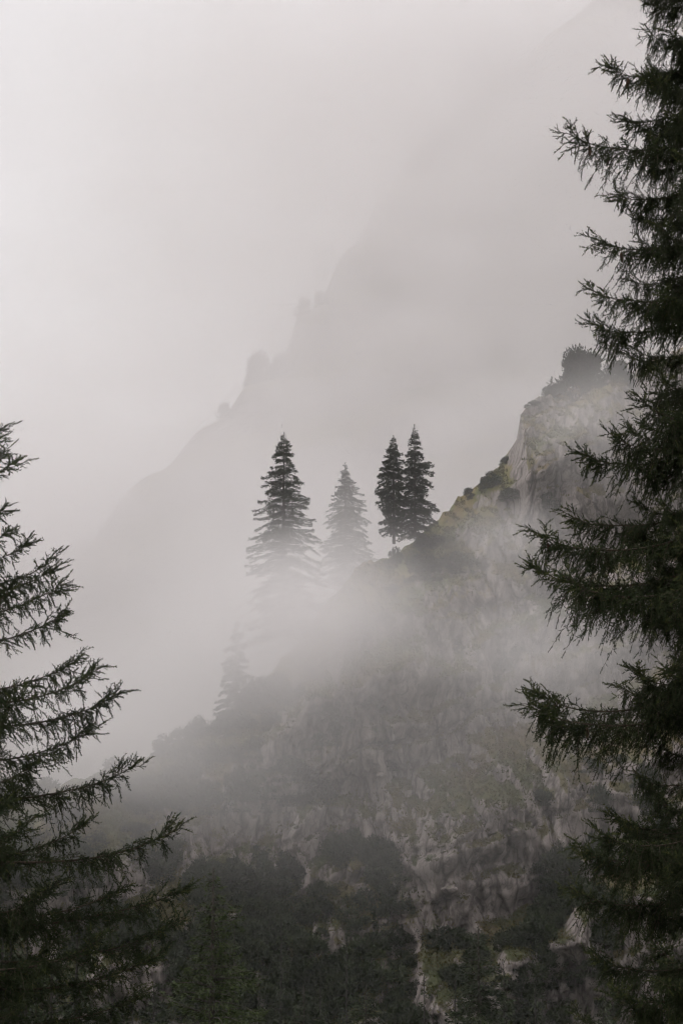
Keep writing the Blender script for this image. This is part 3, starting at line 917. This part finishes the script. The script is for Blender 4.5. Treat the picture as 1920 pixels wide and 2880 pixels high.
# library of conifers and shrubs for the stands in the valley and on the slopes
def lib_conifer(seed, H, R):
    wood, crown = conifer(H, [(0, 0, 0), (0.25 * H, 0.45 * R, 0.4 * R), (0.6 * H, 0.85 * R, 0.9 * R), (H, R, R)], seed, clump=0.17, whorl=0.62, per=7, dens=0.75)
    wv, wf = join(wood)
    return (mesh_np("trunk", wv, wf, [M_DARKBARK]), mesh_np("crown", crown[0], crown[1], [M_FAR]))
def lib_shrub(seed, tufts=250, scale=1.0):
    """a dwarf mountain pine: rising stems, rounded tufts of needles; about 1 m in half-width"""
    r = np.random.RandomState(seed)
    wood, pos, dirs, sz = [], [], [], []
    nl = 20
    for i in range(nl):
        a = r.rand() * 2 * math.pi
        q = math.sqrt(r.rand())
        c = np.array((math.cos(a) * q * 0.78, math.sin(a) * q * 0.7, 0.16 + 0.75 * (1 - q ** 1.8) * (0.45 + 0.75 * r.rand()) + 0.06 * r.normal()))
        rad = 0.18 + 0.24 * r.rand()
        m = tufts
        d = r.normal(size=(m, 3)); d[:, 2] = np.abs(d[:, 2]) * 0.9 - 0.45
        d = unit(d)
        pos.append(c + d * rad * (0.45 + 0.57 * r.rand(m))[:, None])
        dirs.append(d + np.array((0, 0, 0.7)) + 0.35 * r.normal(size=(m, 3)))
        sz.append(scale * (0.065 + 0.12 * r.rand(m) ** 2))
        s = np.linspace(0, 1, 5)
        wood.append(tube(np.stack([c[0] * s ** 0.8 * 0.9, c[1] * s ** 0.8 * 0.9, c[2] * s ** 1.3 - 0.15 * (1 - s)], -1), 0.03 - 0.02 * s, 3))
    m = 1100                                           # a skirt of low tufts that hides the stems
    a, q = r.rand(m) * 2 * math.pi, 0.55 + 0.42 * r.rand(m) ** 0.6
    pos.append(np.stack([np.cos(a) * q * 0.95, np.sin(a) * q * 0.9, -0.15 + 0.5 * r.rand(m) * (1.2 - q)], -1))
    dirs.append(np.stack([np.cos(a) * 0.8, np.sin(a) * 0.8, 0.4 + 0.6 * r.rand(m)], -1) + 0.4 * r.normal(size=(m, 3)))
    sz.append(0.06 + 0.07 * r.rand(m))
    pos, dirs, sz = np.concatenate(pos), unit(np.concatenate(dirs)), np.concatenate(sz)
    v, f = blades(pos, dirs, sz, 0.42, r)
    wv, wf = join(wood)
    return (mesh_np("stem", wv, wf, [M_DARKBARK]), mesh_np("crown", v, f, [M_PINE]))
LIB_C = [lib_conifer(200 + i, 10.0, 2.2 + 0.3 * i) for i in range(3)]
LIB_S = [lib_shrub(300 + i) for i in range(5)]
LIB_B = [lib_shrub(320 + i, 900, 0.55) for i in range(2)]            # bigger, closer-set bushes
RS = np.random.RandomState(77)

def put(name, lib, base, s, label, cat, group=None, sz=None):
    o = obj(name, None, loc=base, label=label, cat=cat, group=group)
    o.rotation_euler = (0, 0, RS.rand() * 6.28)
    o.scale = (s, s, s * (sz or 1.0))
    a, b = lib[RS.randint(len(lib))]
    obj("trunk" if lib is LIB_C else "stem", a, o)
    obj("crown", b, o)
    return o

def shrub_px(u, v, w_px, label, group=None, sz=None, sink=0.15):
    p = hit_spur(u, v)
    if p is None:                                   # above the crest: stand it on the crest itself
        c = on_base(u, v)
        p = np.array((c[0], float(spur_y(c[0], crest_z(c[0]))) + 1.0, float(crest_z(c[0]))))
        sink = 0.3
    s = w_px * p[1] / F
    put("mountain_pine_shrub", LIB_B if w_px > 90 or v < 1130 else LIB_S, p + np.array((0, 0.3 * s, -sink * s)), s, label, "shrub", group, sz)

# single shrubs that the photograph shows clearly: (u, v of the foot, half-width in pixels, label)
for u, v, w, lab, sz in [
        (1648, 1080, 112, "broad round mountain pine crowning the upper rock knob", 1.15),
        (1572, 1105, 56, "low pine leaning out left of the big bush on the rock knob", 0.75),
        (1730, 1075, 60, "pine bush behind the right-hand spruce, on the knob's far shoulder", 1.0),
        (1385, 1365, 42, "green shrub on the ochre grass just below the crest", 0.9),
        (1450, 1395, 50, "low spreading shrub under the knob, right of the crest shrub", 0.7),
        (1535, 1420, 60, "darker shrub patch at the foot of the knob cliff", 0.8),
        (1330, 1400, 20, "tiny shrub on the grass slope next to the dark pair", 0.8),
        (1340, 1345, 24, "small dark shrub sitting on the crest line midway", 0.8),
        (1425, 1300, 26, "small shrub right under the vertical knob edge", 0.7),
        (1500, 1138, 30, "flat cushion of scrub on the knob's left lip", 0.5),
        (1110, 1590, 36, "upright bush under the bare trunk of the narrow spruce", 1.3),
        (1195, 1620, 66, "large dark shrub mass below the touching pair", 1.0),
        (1290, 1600, 62, "dark shrub mass right of the pair, dipping into fog", 1.0),
        (1210, 1540, 50, "bush tucked right beneath the taller spruce", 1.0),
        (1110, 1670, 40, "shrub on the ledge above the pale fluted cliff", 0.8),
        (1085, 1770, 50, "shrub hugging the left rim of the fluted cliff", 0.9),
        (1010, 1790, 36, "shrub at the upper end of the ochre slope in fog", 0.9),
        (1285, 1830, 44, "arched dark shrub over the middle ledge", 0.7),
        (1400, 1900, 62, "dark round shrub in the fog right of the middle ledge", 1.1),
        (1460, 1850, 40, "shrub at the upper right of the foggy dark patch", 0.9),
        (1040, 1980, 60, "big shrub in the gully left of the cliff ribs", 1.0),
        (1075, 2080, 46, "lower shrub of the gully left of the cliff ribs", 0.9),
        (1090, 2160, 34, "small shrub above the pale boulder", 0.8),
        (820, 2180, 70, "rounded shrub on the slope left of the boulder", 0.8),
        (880, 2250, 46, "shrub at the edge of the left grass ledge", 0.6)]:
    shrub_px(u, v, w, lab, None, sz)

def place_words(a, b):
    """a, b in 0..1 across and down a stand"""
    h = ("left end", "left half", "middle", "right half", "right end")[min(4, int(a * 5))]
    v = ("top row", "upper row", "middle row", "lower row", "bottom row")[min(4, int(b * 5))]
    return "%s, %s" % (v, h)

def patch(n, u0, u1, v0, v1, w0, w1, label, group, fn=None):
    for i in range(n):
        a, b = RS.rand(), RS.rand()
        u, v = u0 + (u1 - u0) * a, v0 + (v1 - v0) * b
        if fn is not None and not fn(u, v):
            continue
        shrub_px(u, v, w0 + (w1 - w0) * RS.rand(), label + ": " + place_words(a, b), group, 0.8 + 0.4 * RS.rand())
patch(76, 300, 980, 1960, 2290, 36, 66, "mountain pine in the foggy left slope thicket", "thicket on the left lower slope",
      lambda u, v: v > 2130 - 0.42 * (u - 350) and v < 2330 - 0.12 * (u - 300))
patch(16, 480, 1020, 1560, 2060, 26, 46, "fog-dimmed shrub along the lower crest", "shrubs along the lower crest",
      lambda u, v: abs(v - np.interp(u, [q[0] for q in CREST_PX], [q[1] for q in CREST_PX])) < 60)
patch(52, -60, 580, 2200, 2900, 44, 84, "dark shrub behind the left-hand spruce", "shrubs behind the left-hand spruce")
patch(90, 500, 1130, 2400, 2900, 48, 88, "dark bushy pine left of the mossy buttress", "dark stand left of the buttress",
      lambda u, v: u < 1110 - 0.15 * max(0, v - 2550) and v > 2450 - 0.1 * (u - 500))
patch(40, 1380, 1720, 2420, 2900, 48, 84, "dark bushy pine beside the right-hand spruce", "dark stand right of the buttress",
      lambda u, v: u > 1440 + 0.25 * max(0, 2650 - v))
patch(10, 1500, 1900, 2150, 2420, 30, 50, "scrub on cliff behind the right-hand boughs", "scrub behind the right-hand boughs")
for u, v, w, q in ((1135, 2560, 34, "uppermost"), (1150, 2640, 42, "second"), (1160, 2725, 46, "third"), (1165, 2810, 50, "fourth"), (1170, 2880, 54, "lowest")):
    shrub_px(u, v, w, "dark shrub in the gully left of the buttress, %s of five" % q, "shrubs in the gully", 0.9)
patch(26, 520, 960, 2460, 2860, 54, 84, "rounded dark shrub inside the stand left of the buttress", "dark stand left of the buttress")
patch(20, 1080, 1420, 2620, 2920, 34, 60, "small scrub clinging to the mossy buttress", "scrub on the mossy buttress")

# stands of conifers low in the valley
def stand(n, u0, u1, v0, v1, d0, d1, label, group):
    for i in range(n):
        d = d0 + (d1 - d0) * RS.rand()
        a, b = RS.rand(), RS.rand()
        top = P(u0 + (u1 - u0) * a, v0 + (v1 - v0) * b, d)
        gz = float(ground_z(top[0], d))
        if d > 118:
            gz = max(gz, float(top[2] - 11))
        H = max(4.0, top[2] - gz)
        o = put("spruce_tree", LIB_C, (top[0], d, top[2] - H), H / 10.0, label + ": " + place_words(a, b), "tree", group)
        o.scale = (min(1.3, H / 10) * 0.95, min(1.3, H / 10) * 0.95, H / 10)
stand(9, 560, 1080, 2560, 2860, 85, 118, "valley spruce below the left thicket", "valley stand left of the buttress")
stand(12, 1180, 1780, 2680, 2880, 80, 115, "dark valley spruce at lower right", "valley stand at lower right")
stand(14, -40, 480, 2560, 2860, 40, 75, "shaded spruce in the lower left corner", "trees in the lower left corner")

# trees and bushes along the far ridge
for u, v, w, lab in [(742, 1085, 46, "round-headed tree standing out on the far ridge's edge"),
                     (785, 1050, 32, "second bush just above the round-headed tree on the far ridge"),
                     (716, 1108, 20, "small bush at the lower foot of the round-headed ridge tree"),
                     (862, 905, 26, "bush on the sharp step of the far ridge"),
                     (905, 862, 22, "bush above the sharp step of the far ridge"),
                     (640, 1185, 22, "faint bush low on the far ridge's slanting edge")]:
    b = ridge_pt(u, v)
    s = w * b[1] / F
    z = float(ridge_crest(b[0]))
    put("ridge_bush", LIB_B, (b[0], float(ridge_y(b[0], z)) - 1, z - 0.4 * s), s * 1.25, lab, "bush", None, 1.25)
for i in range(14):
    u = 90 + 250 * RS.rand()
    v = np.interp(u, [q[0] for q in RIDGE_PX], [q[1] for q in RIDGE_PX])
    b = ridge_pt(u, v)
    z = float(ridge_crest(b[0]))
    put("spruce_tree", LIB_C, (b[0], float(ridge_y(b[0], z)) - 1, z - 1.2), 0.22 + 0.2 * RS.rand(), "tiny faint spruce on the far ridge's lower crest", "tree", "trees along the far ridge")

# ------------------------------------------------------------------ boulders and grass on the ledges
def boulder(u, v, w_px, seed, label, flat=0.7):
    p = hit_spur(u, v)
    if p is None:
        return
    s = w_px * p[1] / F
    n, m = 14, 9
    th, ph = np.meshgrid(np.linspace(0, 2 * math.pi, n, endpoint=False), np.linspace(0.02, math.pi - 0.02, m), indexing='ij')
    d = np.stack([np.cos(th) * np.sin(ph), np.sin(th) * np.sin(ph), np.cos(ph)], -1)
    rad = 1 + 0.45 * fbm(d[..., 0] * 1.3 + seed, d[..., 1] * 1.3, d[..., 2] * 1.3, 3)
    vv = (d * rad[..., None] * np.array((1.0, 0.8, flat))).reshape(-1, 3) * s
    i, j = np.meshgrid(np.arange(n), np.arange(m - 1), indexing='ij')
    i2 = (i + 1) % n
    f = np.stack([i * m + j, i * m + j + 1, i2 * m + j + 1, i2 * m + j], -1).reshape(-1, 4)
    obj("boulder", mesh_np("boulder", vv, f, [M_BOULDER]), loc=p + np.array((0, -0.2 * s, 0.15 * s)), label=label, cat="boulder", group=None)
for k, (u, v, w, lab, fl) in enumerate([
        (1072, 2182, 13, "pale pinkish boulder perched in the middle of the grassy slope", 0.7),
        (1150, 2165, 14, "long pale slab on the ledge right of the perched boulder", 0.35),
        (1170, 2235, 10, "small pale block below the long slab", 0.7),
        (1100, 2400, 9, "upright pale block above the dark stand", 1.6),
        (1265, 2505, 22, "flat pale boulder on the grass shelf under the big cliff", 0.4),
        (1310, 2520, 12, "low grey slab next to the flat boulder on the shelf", 0.35),
        (1215, 2550, 7, "tiny pale stone on the grass below the shelf", 0.7),
        (630, 2075, 9, "pale stone among the foggy pines on the left slope", 0.8)]):
    boulder(u, v, w, k * 3.7, lab, fl)

def grass():
    r = np.random.RandomState(5)
    n = 105000
    x = -34 + 74 * r.rand(n)
    zc = crest_z(x)
    z = -25 + (zc + 24.6) * r.rand(n)
    e = 0.35
    y = spur_y(x, z)
    dyz = (spur_y(x, z + e) - spur_y(x, z - e)) / (2 * e)
    dyx = (spur_y(x + e, z) - spur_y(x - e, z)) / (2 * e)
    up = dyz / np.sqrt(1 + dyz ** 2 + dyx ** 2)
    keep = (up > 0.60 + 0.25 * fbm(x / 7, z / 7, 3.0, 2)) & (zc - z > 0.3)
    x, y, z = x[keep], y[keep], z[keep]
    n = len(x) * 4
    pos = np.repeat(np.stack([x, y - 0.05, z - 0.06], -1), 4, 0) + r.normal(size=(n, 3)) * np.array((0.16, 0.16, 0.03))
    d = unit(np.stack([r.normal(size=n) * 0.6, r.normal(size=n) * 0.3 - 0.6, 0.35 + 0.55 * r.rand(n)], -1))
    side = unit(np.cross(d, r.normal(size=(n, 3)) * 0.4 + np.array((0, 0, 1.0))))
    ln = 0.16 + 0.26 * r.rand(n)
    w = side * (0.05 + 0.03 * r.rand(n))[:, None]
    v = np.stack([pos - w, pos + w, pos + d * ln[:, None]], 1).reshape(-1, 3)
    obj("grass", mesh_np("grass", v, np.arange(3 * n).reshape(-1, 3), [M_GRASS]), label="dry ochre grass on the ledges and the crest", kind="stuff")
grass()
